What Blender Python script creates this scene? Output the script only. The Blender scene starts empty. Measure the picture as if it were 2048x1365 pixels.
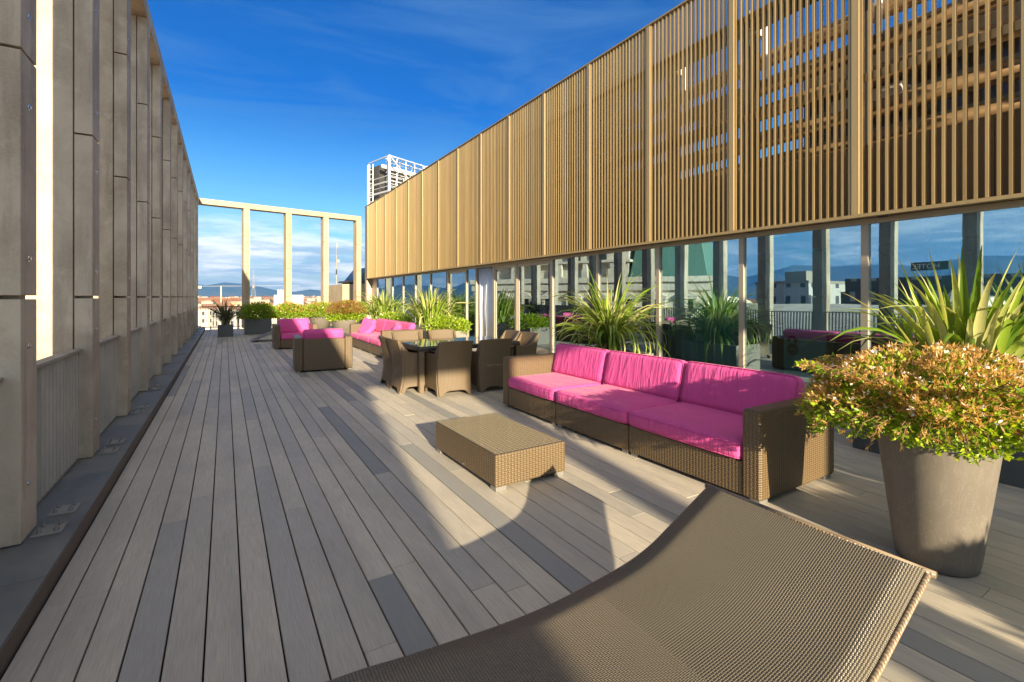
import bpy, math, random
import numpy as np
from mathutils import Vector, Matrix, Euler
R = math.radians
random.seed(7); rng = np.random.default_rng(7)
S = bpy.context.scene
COL = S.collection
# ------------------------------------------------------------------ camera
cam_d = bpy.data.cameras.new('camera'); cam = bpy.data.objects.new('camera', cam_d); COL.objects.link(cam)
cam.location = (0, 0, 1.55); cam.rotation_euler = (R(90), 0, -R(31.41))
cam_d.sensor_width = 36; cam_d.lens = 940/2048*36; cam_d.shift_y = -0.0432
cam_d.clip_start = 0.05; cam_d.clip_end = 40000
S.camera = cam
# ------------------------------------------------------------------ light
AZ, EL = R(8.7), R(15.5)                                # direction the light travels: +Y, 9 deg towards +X
SUN_STRENGTH, SKY_STRENGTH, EXPOSURE = 5.0, 0.06, 1.90
S.view_settings.view_transform = 'Standard'; S.view_settings.look = 'None'
S.view_settings.exposure = EXPOSURE; S.view_settings.gamma = 1.0
sd = bpy.data.lights.new('sun', 'SUN'); sd.energy = SUN_STRENGTH; sd.angle = R(0.5); sd.color = (1.0, 0.845, 0.60)
sun = bpy.data.objects.new('sun', sd); COL.objects.link(sun)
L = Vector((math.sin(AZ)*math.cos(EL), math.cos(AZ)*math.cos(EL), -math.sin(EL)))
sun.rotation_euler = L.to_track_quat('-Z', 'Y').to_euler()

class NT:
    """small helper to write node trees"""
    def __init__(s, tree): s.t = tree; s.n = tree.nodes; s.l = tree.links
    def node(s, typ, ins=None, **kw):
        n = s.n.new(typ)
        for k, v in kw.items(): setattr(n, k, v)
        for k, v in (ins or {}).items():
            sock = n.inputs[k]
            if isinstance(v, bpy.types.NodeSocket): s.l.new(v, sock)
            elif isinstance(v, bpy.types.Node): s.l.new(v.outputs[0], sock)
            else: sock.default_value = v
        return n
    def m(s, op, a, b=0.0, c=None):
        ins = {0: a, 1: b}
        if c is not None: ins[2] = c
        return s.node('ShaderNodeMath', ins, operation=op).outputs[0]
    def mix(s, fac, a, b, blend='MIX'):
        n = s.node('ShaderNodeMix', data_type='RGBA', blend_type=blend)
        for idx, v in ((0, fac), (6, a), (7, b)):
            if isinstance(v, bpy.types.NodeSocket): s.l.new(v, n.inputs[idx])
            else: n.inputs[idx].default_value = v if not (idx and len(v) == 3) else (*v, 1)
        return n.outputs[2]
    def ramp(s, fac, pts):
        n = s.node('ShaderNodeValToRGB', {0: fac}); cr = n.color_ramp
        while len(cr.elements) < len(pts): cr.elements.new(0.5)
        for e, (p, c) in zip(cr.elements, pts): e.position = p; e.color = (*c, 1) if len(c) == 3 else c
        return n.outputs[0]
    def rng(s, v, a, b, c, d):
        return s.node('ShaderNodeMapRange', {0: v, 1: a, 2: b, 3: c, 4: d}, clamp=True).outputs[0]
    def noise(s, vec, scale, detail=3, rough=0.5, dist=0.0):
        return s.node('ShaderNodeTexNoise', {'Vector': vec, 'Scale': scale, 'Detail': detail, 'Roughness': rough, 'Distortion': dist}).outputs[0]
    def mapping(s, vec, scale=(1, 1, 1), loc=(0, 0, 0), rot=(0, 0, 0)):
        return s.node('ShaderNodeMapping', {'Vector': vec, 'Scale': scale, 'Location': loc, 'Rotation': rot}).outputs[0]

W = bpy.data.worlds.new('World'); S.world = W; W.use_nodes = True
W.node_tree.nodes.clear(); w = NT(W.node_tree)
sky = w.node('ShaderNodeTexSky', sky_type='NISHITA', sun_disc=False, sun_elevation=EL, sun_rotation=R(188.7),
             altitude=100, air_density=1.0, dust_density=0.6, ozone_density=2.2)
skyc = w.node('ShaderNodeHueSaturation', {'Color': sky.outputs[0], 'Saturation': 1.25, 'Value': 1.0, 'Hue': 0.478}).outputs[0]
tc = w.node('ShaderNodeTexCoord').outputs['Generated']
sep = w.node('ShaderNodeSeparateXYZ', {0: tc}); sz = sep.outputs[2]
# deeper blue overhead, as a clear evening has
skyc = w.mix(w.rng(sz, 0.02, 0.36, 0.0, 1.0), skyc, w.mix(1.0, skyc, (0.0, 0.27, 0.70), 'MULTIPLY'))
n1 = w.noise(w.mapping(tc, (3.2, 3.2, 19), (0.3, 0.0, 0.2)), 1.6, 7, 0.58, 0.35)
low = w.m('MULTIPLY', w.rng(sz, -0.01, 0.03, 0.35, 1.0), w.rng(sz, 0.085, 0.165, 1.0, 0.0))
cl = w.m('MULTIPLY', w.rng(n1, 0.38, 0.52, 0.0, 1.0), low)
n2 = w.noise(w.mapping(tc, (1.3, 3.0, 11), (2.2, 0.6, 0.0), (0, 0.25, 0.3)), 1.3, 8, 0.62, 0.8)
cir = w.m('MULTIPLY', w.rng(n2, 0.46, 0.72, 0.0, 0.34), w.rng(sz, 0.12, 0.30, 0.3, 1.0))
n3 = w.noise(w.mapping(tc, (4, 4, 26), (0, 1.3, 0)), 2.0, 5, 0.6, 0.2)
ccol = w.mix(w.rng(n3, 0.40, 0.60, 0.0, 1.0), (3.4, 4.0, 4.5), (8.6, 8.0, 7.2))
veil = w.m('MULTIPLY', w.rng(sz, 0.0, 0.15, 0.6, 0.0), 1.0)
skyc = w.mix(veil, skyc, (1.2, 2.2, 3.7))
skyc = w.mix(cl, skyc, ccol)
skyc = w.mix(cir, skyc, (.75, 1.6, 3.0))
# warm fill light added to the sky behind the viewer, lifts the shade
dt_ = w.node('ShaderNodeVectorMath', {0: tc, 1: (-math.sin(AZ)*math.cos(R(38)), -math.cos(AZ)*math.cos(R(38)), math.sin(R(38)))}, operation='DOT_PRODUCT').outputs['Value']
fill_glow = w.m('POWER', w.rng(dt_, -0.05, 1.0, 0.0, 1.0), 1.3)
skyc = w.mix(1.0, skyc, w.mix(fill_glow, (0, 0, 0), (4.4, 3.7, 2.0)), 'ADD')
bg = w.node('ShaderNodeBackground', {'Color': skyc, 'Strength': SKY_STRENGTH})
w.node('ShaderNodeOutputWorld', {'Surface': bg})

# ------------------------------------------------------------------ materials
MATS = {}
def mat(name, color=(.5, .5, .5), rough=0.7, metal=0.0, spec=0.5, fn=None):
    if name in MATS: return MATS[name]
    m = bpy.data.materials.new(name); m.use_nodes = True; m.node_tree.nodes.clear()
    t = NT(m.node_tree)
    p = t.node('ShaderNodeBsdfPrincipled', {'Base Color': (*color, 1), 'Roughness': rough, 'Metallic': metal, 'Specular IOR Level': spec})
    out = t.node('ShaderNodeOutputMaterial', {'Surface': p})
    if fn: fn(t, p, out)
    MATS[name] = m; return m
def coords(t, kind='UV'): return t.node('ShaderNodeTexCoord').outputs[kind]
def bump(t, p, h, strength=0.5, dist=0.01):
    t.l.new(t.node('ShaderNodeBump', {'Height': h, 'Strength': strength, 'Distance': dist}).outputs[0], p.inputs['Normal'])
def island(t): return t.node('ShaderNodeNewGeometry').outputs['Random Per Island']

def f_deck(t, p, o):
    uv = coords(t); r = island(t)
    g = t.noise(t.mapping(uv, (60, 2.0, 60)), 3.0, 4, 0.6)
    big = t.noise(uv, 0.9, 4, 0.6)
    scr = t.noise(t.mapping(uv, (9, 1.2, 1)), 2.5, 6, 0.7)
    c = t.ramp(r, [(0.0, (.56, .49, .38)), (.45, (.65, .565, .43)), (.80, (.51, .455, .365)), (.94, (.42, .39, .34)), (.965, (.20, .215, .21)), (1.0, (.23, .24, .235))])
    c = t.mix(t.rng(big, .3, .7, 0, .5), c, (.33, .305, .26))
    pat = t.noise(t.mapping(coords(t, 'Object'), (3.5, .55, 1)), 1.0, 5, .65); c = t.mix(t.rng(pat, .45, .68, 0, .45), c, (.27, .25, .215))
    c = t.mix(t.rng(scr, .55, .75, 0, .16), c, (.60, .55, .45))
    c = t.mix(t.rng(g, .35, .65, 0, .42), c, (.24, .215, .17))
    t.l.new(c, p.inputs['Base Color'])
    rib = t.m('SINE', t.m('MULTIPLY', t.node('ShaderNodeSeparateXYZ', {0: uv}).outputs[0], 900.0))
    bump(t, p, t.m('ADD', t.m('MULTIPLY', rib, .25), g), 0.25, 0.002)
    t.l.new(t.rng(scr, .3, .7, .48, .7), p.inputs['Roughness'])
def f_conc(t, p, o, base=(.45, .38, .285), dark=(.24, .185, .125), uvk='Object'):
    uv = coords(t, uvk)
    a = t.noise(uv, 1.1, 6, 0.65, 0.3); b = t.noise(t.mapping(uv, (7, 7, .7)), 1.2, 5, 0.6); f = t.noise(uv, 60, 3, 0.6)
    c = t.mix(t.rng(a, .40, .62, 0, .85), base, dark)
    c = t.mix(t.rng(b, .50, .66, 0, .6), c, tuple(x*.8 for x in dark))
    e_ = t.noise(t.mapping(uv, (1, 1, 1), (5, 3, 1)), 3.4, 8, .7, .8); c = t.mix(t.rng(e_, .54, .68, 0, .4), c, tuple(min(1, x*1.35) for x in base))
    c = t.mix(t.rng(f, .35, .7, 0, .25), c, tuple(x*1.25 for x in base))
    geo = t.node('ShaderNodeObjectInfo').outputs['Random']
    c = t.mix(t.rng(geo, 0, 1, 0, .25), c, (.36, .33, .28))
    t.l.new(c, p.inputs['Base Color'])
    bump(t, p, t.m('ADD', a, t.m('MULTIPLY', f, .3)), .35, .01)
def f_plate(t, p, o):
    uv = coords(t, 'Object'); a = t.noise(uv, 2.2, 6, .65, .6); b = t.noise(uv, .9, 4, .6)
    c = t.mix(t.rng(a, .35, .65, 0, 1), (.13, .145, .15), (.21, .215, .19))
    c = t.mix(t.rng(b, .5, .7, 0, .6), c, (.29, .26, .20))
    t.l.new(c, p.inputs['Base Color']); t.l.new(t.rng(a, .3, .7, .35, .62), p.inputs['Roughness'])
    bump(t, p, a, .25, .01)
def weave(t, uv, pu, pv):
    s = t.node('ShaderNodeSeparateXYZ', {0: uv})
    su = t.m('SINE', t.m('MULTIPLY', s.outputs[0], math.pi/pu)); sv = t.m('SINE', t.m('MULTIPLY', s.outputs[1], math.pi/pv))
    pr = t.m('MULTIPLY', su, sv)
    hw = t.m('ADD', t.m('ABSOLUTE', su), pr); hf = t.m('SUBTRACT', t.m('ABSOLUTE', sv), pr)
    return t.m('MULTIPLY', t.m('MAXIMUM', hw, hf), 0.5)
def f_wick(pu, pv, c0, c1, rough=.42, dist=.006, sc=1.0):
    def f(t, p, o):
        uv = coords(t); h = weave(t, uv, pu, pv)
        n = t.noise(uv, 2.0, 3, .5); fine = t.noise(t.mapping(uv, (1/pu*.6, 1/pv*.6, 1)), 1.0, 2, .5)
        c = t.mix(t.rng(h, .12, .62, 0, 1), c0, c1)
        c = t.mix(t.rng(fine, .35, .65, 0, .35), c, tuple(x*.72 for x in c1))
        c = t.mix(t.rng(n, .3, .7, 0, .3), c, tuple(x*.85 for x in c1))
        t.l.new(c, p.inputs['Base Color']); p.inputs['Roughness'].default_value = rough
        bump(t, p, h, .8*sc, dist)
    return f
def f_pink(t, p, o):
    uv = coords(t); o3 = coords(t, 'Object')
    wr = t.noise(t.mapping(uv, (7, 1.1, 1)), 1.3, 5, .6, 1.6); th = t.noise(uv, 700, 2, .5)
    a = t.noise(o3, 3, 4, .6)
    wr2 = t.m('POWER', t.rng(wr, .35, .75, 0, 1), 1.6)
    c = t.mix(t.rng(a, .3, .7, 0, .4), (.62, .072, .27), (.58, .085, .255))
    t.l.new(c, p.inputs['Base Color'])
    p.inputs['Sheen Weight'].default_value = .12; p.inputs['Sheen Tint'].default_value = (1, .7, .6, 1); p.inputs['Sheen Roughness'].default_value = .4
    bump(t, p, t.m('ADD', t.m('MULTIPLY', wr2, 1.0), t.m('MULTIPLY', th, .02)), .6, .026)
def f_gold(c0, c1):
    def f(t, p, o):
        uv = coords(t, 'Object'); a = t.noise(t.mapping(uv, (14, 14, .8)), 1.0, 3, .5); r = island(t)
        c = t.mix(t.rng(a, .3, .7, 0, 1), c0, c1)
        c = t.mix(t.rng(r, 0, 1, 0, .6), c, tuple(x*.62 for x in c0))
        t.l.new(c, p.inputs['Base Color'])
    return f
def f_leaf(c0, c1, c2, tr=.35):
    def f(t, p, o):
        r = island(t); c = t.ramp(r, [(0, c0), (.5, c1), (1, c2)])
        t.l.new(c, p.inputs['Base Color']); p.inputs['Roughness'].default_value = .45
        tl = t.node('ShaderNodeBsdfTranslucent', {'Color': t.mix(1.0, c, (1.5, 1.45, .7), 'MULTIPLY')})
        mx = t.node('ShaderNodeMixShader', {0: tr, 1: p.outputs[0], 2: tl.outputs[0]})
        t.l.new(mx.outputs[0], o.inputs['Surface'])
    return f
def f_glass(tint=(.74, .86, .84), refl=.38, frk=None):
    def f(t, p, o):
        fr = t.node('ShaderNodeFresnel', {'IOR': 1.5}).outputs[0]
        fac = t.m('ADD', refl, t.m('MULTIPLY', fr, (1.0-refl) if frk is None else frk))
        gl = t.node('ShaderNodeBsdfGlossy', {'Color': (.62, .84, 1, 1), 'Roughness': .004})
        tr = t.node('ShaderNodeBsdfTransparent', {'Color': (*tint, 1)})
        nz = t.noise(coords(t, 'Object'), 1.1, 1, .4)
        b = t.node('ShaderNodeBump', {'Height': nz, 'Strength': .05, 'Distance': .02})
        t.l.new(b.outputs[0], gl.inputs['Normal'])
        mx = t.node('ShaderNodeMixShader', {0: fac, 1: tr.outputs[0], 2: gl.outputs[0]})
        t.l.new(mx.outputs[0], o.inputs['Surface'])
    return f
def f_pot(t, p, o):
    uv = coords(t, 'Object'); a = t.noise(uv, 3, 5, .6)
    sc = t.noise(t.mapping(uv, (5, 5, 1.2), rot=(.6, .5, .2)), 2.4, 6, .75, 1.5)
    line = t.m('LESS_THAN', t.m('ABSOLUTE', t.m('SUBTRACT', sc, .5)), .006)
    c = t.mix(t.rng(a, .3, .7, 0, 1), (.125, .108, .088), (.165, .143, .115)); c = t.mix(t.m('MULTIPLY', line, .5), c, (.28, .26, .22))
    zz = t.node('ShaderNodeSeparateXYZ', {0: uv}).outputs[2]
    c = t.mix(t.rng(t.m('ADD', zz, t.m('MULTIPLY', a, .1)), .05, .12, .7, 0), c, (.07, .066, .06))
    t.l.new(c, p.inputs['Base Color']); bump(t, p, t.m('SUBTRACT', t.m('MULTIPLY', a, .5), line), .3, .006)
def f_city(c1, c2, wcol=(.05, .05, .06), fw=3.2, fh=3.3):
    def f(t, p, o):
        uv = coords(t); s = t.node('ShaderNodeSeparateXYZ', {0: uv})
        fu = t.m('FRACT', t.m('DIVIDE', s.outputs[0], fw)); fv = t.m('FRACT', t.m('DIVIDE', s.outputs[1], fh))
        a = t.m('MULTIPLY', t.m('GREATER_THAN', fu, .34), t.m('LESS_THAN', fu, .66)); b = t.m('MULTIPLY', t.m('GREATER_THAN', fv, .28), t.m('LESS_THAN', fv, .78))
        up = t.m('LESS_THAN', t.m('ABSOLUTE', t.node('ShaderNodeSeparateXYZ', {0: t.node('ShaderNodeNewGeometry').outputs['Normal']}).outputs[2]), .3)
        wm = t.m('MULTIPLY', t.m('MULTIPLY', a, b), up)
        c = t.mix(t.node('ShaderNodeObjectInfo').outputs['Random'], c1, c2)
        nz = t.noise(uv, .25, 4, .6); c = t.mix(t.rng(nz, .35, .7, 0, .35), c, tuple(x*.7 for x in c1))
        t.l.new(t.mix(wm, c, wcol), p.inputs['Base Color'])
    return f
M = dict(
 deck=mat('deck_boards', fn=f_deck), under=mat('deck_underlay', (.015, .015, .015)),
 conc=mat('concrete', fn=f_conc), plate=mat('kerb_sheet', rough=.5, metal=.35, fn=f_plate),
 concw=mat('concrete_warm', fn=lambda t, p, o: f_conc(t, p, o, (.40, .315, .20), (.30, .215, .12))),
 rust=mat('kerb_edge', (.11, .085, .06), .7), galv=mat('galvanised_plate', (.26, .25, .215), .6, .1),
 steel=mat('bright_bolt', (.65, .65, .65), .25, 1.0), rib=mat('ribbed_panel', fn=lambda t, p, o: f_conc(t, p, o, (.30, .265, .22), (.22, .19, .155))),
 wick=mat('brown_wicker', fn=f_wick(.030, .017, (.010, .007, .005), (.150, .100, .048))),
 wickf=mat('fine_wicker', fn=f_wick(.0098, .0078, (.006, .006, .005), (.172, .145, .102), .30, .006)),
 wickc=mat('chair_wicker', fn=f_wick(.022, .016, (.018, .012, .007), (.150, .102, .052), .36, .005)),
 rail=mat('wicker_edge', fn=f_wick(.014, .3, (.05, .036, .022), (.27, .20, .125), .4, .005)),
 pink=mat('pink_fabric', rough=.85, fn=f_pink), foot=mat('foot_metal', (.30, .29, .27), .4, .6),
 gold=mat('gold_slat', rough=.45, metal=.35, fn=f_gold((.42, .285, .115), (.52, .365, .16))),
 goldp=mat('gold_post', rough=.42, metal=.45, fn=f_gold((.50, .345, .15), (.56, .40, .185))),
 brown=mat('brown_parapet', rough=.7, fn=f_gold((.20, .125, .055), (.24, .15, .07))),
 dksteel=mat('dark_steel', (.075, .07, .065), .5, .5), whsteel=mat('white_steel', (.55, .54, .50), .5, .1), pipe=mat('brown_pipe', (.17, .105, .05), .4, .5),
 frame=mat('bronze_frame', (.40, .335, .25), .45, .3), glass=mat('window_glass', fn=f_glass()), clear=mat('clear_glass', fn=f_glass((.97, .98, .98), .0, .45)),
 soffit=mat('soffit', (.16, .11, .06), .7), teal=mat('teal_panel', (.30, .80, .72), .35), tcurt=mat('teal_curtain', (.22, .72, .70), .8),
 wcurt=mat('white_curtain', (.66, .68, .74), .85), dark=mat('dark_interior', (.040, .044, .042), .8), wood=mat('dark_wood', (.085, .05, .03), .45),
 floor_in=mat('interior_floor', (.13, .10, .08), .4), black=mat('table_rim', (.035, .03, .026), .4), tabglass=mat('dark_table_glass', (.012, .013, .015), .03, 0, .9),
 pot=mat('clay_pot', rough=.55, fn=f_pot), slate=mat('slate_planter', (.085, .092, .088), .5), zinc=mat('zinc_planter', (.19, .17, .145), .55), soil=mat('soil', (.05, .035, .022), .95),
 phorm=mat('phormium_leaf', fn=f_leaf((.07, .15, .012), (.24, .34, .03), (.58, .54, .24), .32)),
 phormd=mat('bronze_leaf', fn=f_leaf((.10, .08, .045), (.07, .10, .03), (.20, .16, .10), .2)),
 dry=mat('dry_leaf', fn=f_leaf((.20, .13, .07), (.30, .20, .11), (.14, .09, .05), .2)),
 green=mat('shrub_leaf', fn=f_leaf((.09, .18, .01), (.25, .37, .015), (.42, .48, .03), .4)),
 bract=mat('copper_bract', fn=f_leaf((.34, .18, .05), (.55, .33, .10), (.38, .26, .11), .35)),
 redbr=mat('red_bract', fn=f_leaf((.20, .08, .03), (.27, .13, .04), (.20, .20, .03), .3)),
 white=mat('white_petal', (.80, .74, .68), .6), stem=mat('stem', (.13, .07, .035), .8),
 palace=mat('palace_stone', fn=lambda t, p, o: f_conc(t, p, o, (.80, .70, .54), (.55, .47, .36))), copper=mat('green_copper', (.10, .20, .15), .6),
 tile=mat('roof_tile', fn=lambda t, p, o: f_conc(t, p, o, (.24, .095, .035), (.15, .07, .03), 'Object')), flat=mat('flat_roof', (.30, .26, .21), .9),
 ca=mat('city_wall_cream', fn=f_city((.46, .37, .24), (.50, .43, .32))), cb=mat('city_wall_white', fn=f_city((.50, .47, .42), (.44, .41, .36))), cc=mat('city_wall_ochre', fn=f_city((.46, .28, .11), (.44, .31, .17))),
 office=mat('office_wall', fn=f_city((.07, .08, .075), (.06, .07, .07), (.30, .30, .27), 2.6, 3.4)), signg=mat('sign_green', (.04, .075, .06), .6), signw=mat('sign_white', (.62, .62, .60), .6), signl=mat('sign_letter', (.42, .45, .5), .6),
 hang=mat('hanger_brown', (.055, .030, .020), .6), skyl=mat('skylight', (.06, .065, .075), .3, .3), scaffold=mat('scaffold', (.55, .54, .52), .45, .4),
)

# ------------------------------------------------------------------ mesh helpers
def box_uv(me):
    n = len(me.polygons)
    if not n: return
    co = np.empty(len(me.vertices)*3); me.vertices.foreach_get('co', co); co = co.reshape(-1, 3)
    no = np.empty(n*3); me.polygons.foreach_get('normal', no); no = np.abs(no.reshape(-1, 3))
    lt = np.empty(n, int); me.polygons.foreach_get('loop_total', lt)
    vi = np.empty(len(me.loops), int); me.loops.foreach_get('vertex_index', vi)
    ax = np.repeat(no.argmax(1), lt); c = co[vi]
    u = np.where(ax == 0, c[:, 1], c[:, 0]); v = np.where(ax == 2, c[:, 1], c[:, 2])
    uv = me.uv_layers.new(name='UVMap'); uv.data.foreach_set('uv', np.stack([u, v], 1).ravel())
class MB:
    def __init__(s): s.v = []; s.f = []; s.uv = None
    def add(s, vs, fs, mtx=None):
        o = len(s.v)
        s.v += [tuple(mtx @ Vector(p)) for p in vs] if mtx is not None else [tuple(p) for p in vs]
        s.f += [tuple(i+o for i in f) for f in fs]; return s
    def box(s, x0, x1, y0, y1, z0, z1, mtx=None):
        return s.add([(x0, y0, z0), (x1, y0, z0), (x1, y1, z0), (x0, y1, z0), (x0, y0, z1), (x1, y0, z1), (x1, y1, z1), (x0, y1, z1)],
                     [(0, 3, 2, 1), (4, 5, 6, 7), (0, 1, 5, 4), (1, 2, 6, 5), (2, 3, 7, 6), (3, 0, 4, 7)], mtx)
    def prism(s, poly, h0, h1, axis='x', mtx=None):
        n = len(poly)
        def P(a, b, h): return (h, a, b) if axis == 'x' else (a, h, b) if axis == 'y' else (a, b, h)
        vs = [P(a, b, h0) for a, b in poly] + [P(a, b, h1) for a, b in poly]
        return s.add(vs, [tuple(range(n))[::-1], tuple(range(n, 2*n))] + [(i, (i+1) % n, (i+1) % n+n, i+n) for i in range(n)], mtx)
    def tube(s, pts, r, n=8, cap=True, r2=None):
        pts = [Vector(p) for p in pts]; rings = []
        for i, p in enumerate(pts):
            d = (pts[min(i+1, len(pts)-1)]-pts[max(i-1, 0)]).normalized()
            a = d.cross(Vector((0, 0, 1))) if abs(d.z) < .95 else d.cross(Vector((1, 0, 0)))
            a.normalize(); b = d.cross(a); rr = r if r2 is None else r+(r2-r)*i/(len(pts)-1)
            rings.append([p+a*rr*math.cos(k*2*math.pi/n)+b*rr*math.sin(k*2*math.pi/n) for k in range(n)])
        vs = [q for g in rings for q in g]; fs = []
        for i in range(len(pts)-1):
            for k in range(n): fs.append((i*n+k, i*n+(k+1) % n, (i+1)*n+(k+1) % n, (i+1)*n+k))
        if cap: fs += [tuple(range(n))[::-1], tuple(range((len(pts)-1)*n, len(pts)*n))]
        return s.add(vs, fs)
    def bar(s, a, b, w=.05, d=None):
        a = Vector(a); b = Vector(b); q = (b-a).to_track_quat('Z', 'Y').to_matrix().to_4x4(); d = d or w
        return s.box(-w/2, w/2, -d/2, d/2, 0, (b-a).length, Matrix.Translation(a) @ q)
    def lathe(s, prof, n=40, mtx=None):
        vs = [(r*math.cos(k*2*math.pi/n), r*math.sin(k*2*math.pi/n), z) for r, z in prof for k in range(n)]; fs = []
        for i in range(len(prof)-1):
            for k in range(n): fs.append((i*n+k, i*n+(k+1) % n, (i+1)*n+(k+1) % n, (i+1)*n+k))
        return s.add(vs, fs, mtx)
    def cushion(s, sx, sy, sz, r=.045, puff=.02, n=14, mtx=None):
        vs = []; fs = []; idx = {}
        def pt(a, b, c):
            k = (a, b, c)
            if k in idx: return idx[k]
            p = Vector((a/n*2-1, b/n*2-1, c/n*2-1)); q = Vector((math.sin(p.x*1.45)/math.sin(1.45), math.sin(p.y*1.45)/math.sin(1.45), math.sin(p.z*1.45)/math.sin(1.45)))
            h = Vector((sx/2, sy/2, sz/2)); full = Vector((q.x*h.x, q.y*h.y, q.z*h.z))
            inn = Vector([max(-h[i]+r, min(h[i]-r, full[i])) for i in range(3)]); d = full-inn
            if d.length > 1e-6: full = inn+d.normalized()*min(r, max(d.length, 1e-6)) if max(abs(full[i])-(h[i]-1e-6) for i in range(3)) < 0 else inn+d.normalized()*r
            full.z += puff*(1-p.x**4)*(1-p.y**4)*p.z; full.x += puff*.5*(1-p.z**2)*(1-p.y**4)*(1 if p.x > 0 else -1)*abs(p.x)
            idx[k] = len(vs); vs.append(full); return idx[k]
        for i in range(n):
            for j in range(n):
                for c, fl in ((0, 1), (n, 0)):
                    for ax in range(3):
                        q = [(i, j), (i+1, j), (i+1, j+1), (i, j+1)]
                        k = [pt(*((c, a, b) if ax == 0 else (b, c, a) if ax == 1 else (a, b, c))) for a, b in q]
                        fs.append(tuple(k[::-1] if fl else k))
        return s.add(vs, fs, mtx)
    def build(s, name, m, parent=None, smooth=False, bevel=0, loc=None, uv=True):
        me = bpy.data.meshes.new(name); me.from_pydata(s.v, [], s.f); me.update()
        for mm in (m if isinstance(m, (list, tuple)) else [m]): me.materials.append(M[mm] if isinstance(mm, str) else mm)
        if s.uv is not None:
            l = me.uv_layers.new(name='UVMap'); l.data.foreach_set('uv', np.array(s.uv, float).ravel())
        elif uv: box_uv(me)
        if smooth: me.polygons.foreach_set('use_smooth', [True]*len(me.polygons))
        o = bpy.data.objects.new(name, me); COL.objects.link(o)
        if parent: o.parent = parent
        if loc: o.location = loc
        if bevel:
            b = o.modifiers.new('bevel', 'BEVEL'); b.width = bevel; b.segments = 2; b.limit_method = 'ANGLE'; b.angle_limit = R(40)
            me.polygons.foreach_set('use_smooth', [True]*len(me.polygons)); b.harden_normals = True
        return o
RM = {}
def rep_mesh(name, fn, m, parent, loc, key=''):
    k = name+key
    if k not in RM: RM[k] = fn().build(name, m, parent, loc=loc); return RM[k]
    o = RM[k].copy(); COL.objects.link(o); o.parent = parent; o.location = loc; return o
def tag(o, label=None, cat=None, group=None, kind=None):
    if label: o['label'] = label
    if cat: o['category'] = cat
    if group: o['group'] = group
    if kind: o['kind'] = kind
    return o
def thing(name, label, cat, loc=(0, 0, 0), rz=0, group=None):
    o = bpy.data.objects.new(name, None); COL.objects.link(o); o.location = loc; o.rotation_euler = (0, 0, rz); o.empty_display_size = .2
    return tag(o, label, cat, group)
def kids(o): return [c for c in bpy.data.objects if c.parent == o]
def copy_tree(o, loc=None, rz=None, label=None, group=None, parent=None):
    c = o.copy(); COL.objects.link(c); c.parent = parent
    for ch in kids(o): copy_tree(ch, parent=c)
    if loc is not None: c.location = loc
    if rz is not None: c.rotation_euler = (0, 0, rz)
    if label: c['label'] = label
    if group: c['group'] = group
    return c
# ================================================================== SETTING
MB().add([(-5300, -5300, -24), (5300, -5300, -24), (5300, 5300, -24), (-5300, 5300, -24)], [(0, 1, 2, 3)]).build('ground', mat('city_ground', fn=lambda t, p, o: t.l.new(
    t.mix(t.rng(t.noise(coords(t), .02, 6, .7), .4, .6, 0, 1), t.mix(t.rng(t.noise(coords(t), .06, 5, .7), .4, .6, 0, 1), (.30, .24, .17), (.10, .11, .05)), (.32, .17, .08)), p.inputs['Base Color'])))
bpy.data.objects['ground']['kind'] = 'structure'
# hills: a ring of ridges
hv = []; hf = []; NA = 220
for i in range(NA+1):
    a = 2*math.pi*i/NA; dx, dy = math.sin(a), math.cos(a)
    left = max(0, math.cos(a-R(-62)))                                   # higher to the left of the view
    rid = .55*(95+400*left**2.6+70*math.sin(a*9+1)+45*math.sin(a*23+2)+25*math.sin(a*51)+14*math.sin(a*97+1))
    for k, (rr, hh) in enumerate(((3600, 0), (3900, .35), (4200, .62), (4560, 1.0), (5160, .4))):
        j = 1+.03*math.sin(a*41+k*2)
        hv.append((dx*rr*j, dy*rr*j, -24+max(20, rid)*hh*(1+.18*math.sin(a*67+k*1.7)*(k in (1, 2)))))
for i in range(NA):
    for k in range(4): hf.append((i*5+k, (i+1)*5+k, (i+1)*5+k+1, i*5+k+1))
h = MB().add(hv, hf).build('hills', mat('hill_cover', fn=lambda t, p, o: t.l.new(t.mix(t.rng(t.noise(coords(t), .004, 5, .6), .4, .6, 0, 1), (.055, .075, .06), (.10, .11, .09)), p.inputs['Base Color'])), smooth=True); h['kind'] = 'structure'

# deck: one mesh of separate boards
PIT = .148; X0 = .367-PIT*8+.0
d = MB(); x = X0
while x < 7.25:
    if x+PIT > -.78:
        y = -13+random.uniform(-2.5, 0)
        while y < 26.4:
            ln = random.choice((1.9, 2.4, 2.9, 3.4, 3.9)); dz = random.uniform(-.0008, .0008)
            xa = max(x+.0038, -.775); xb = min(x+PIT-.0038, 7.19)
            if xb-xa > .02: d.box(xa, xb, max(y, -13), min(y+ln-.003, 26.35), -.024, dz)
            y += ln
    x += PIT
o = d.build('deck', 'deck'); o['kind'] = 'structure'
b = o.modifiers.new('bevel', 'BEVEL'); b.width = .0025; b.segments = 1
o = MB().box(-1.65, 7.2, -13, 26.35, -.4, -.05).build('deck_base', 'under'); o['kind'] = 'structure'
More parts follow.
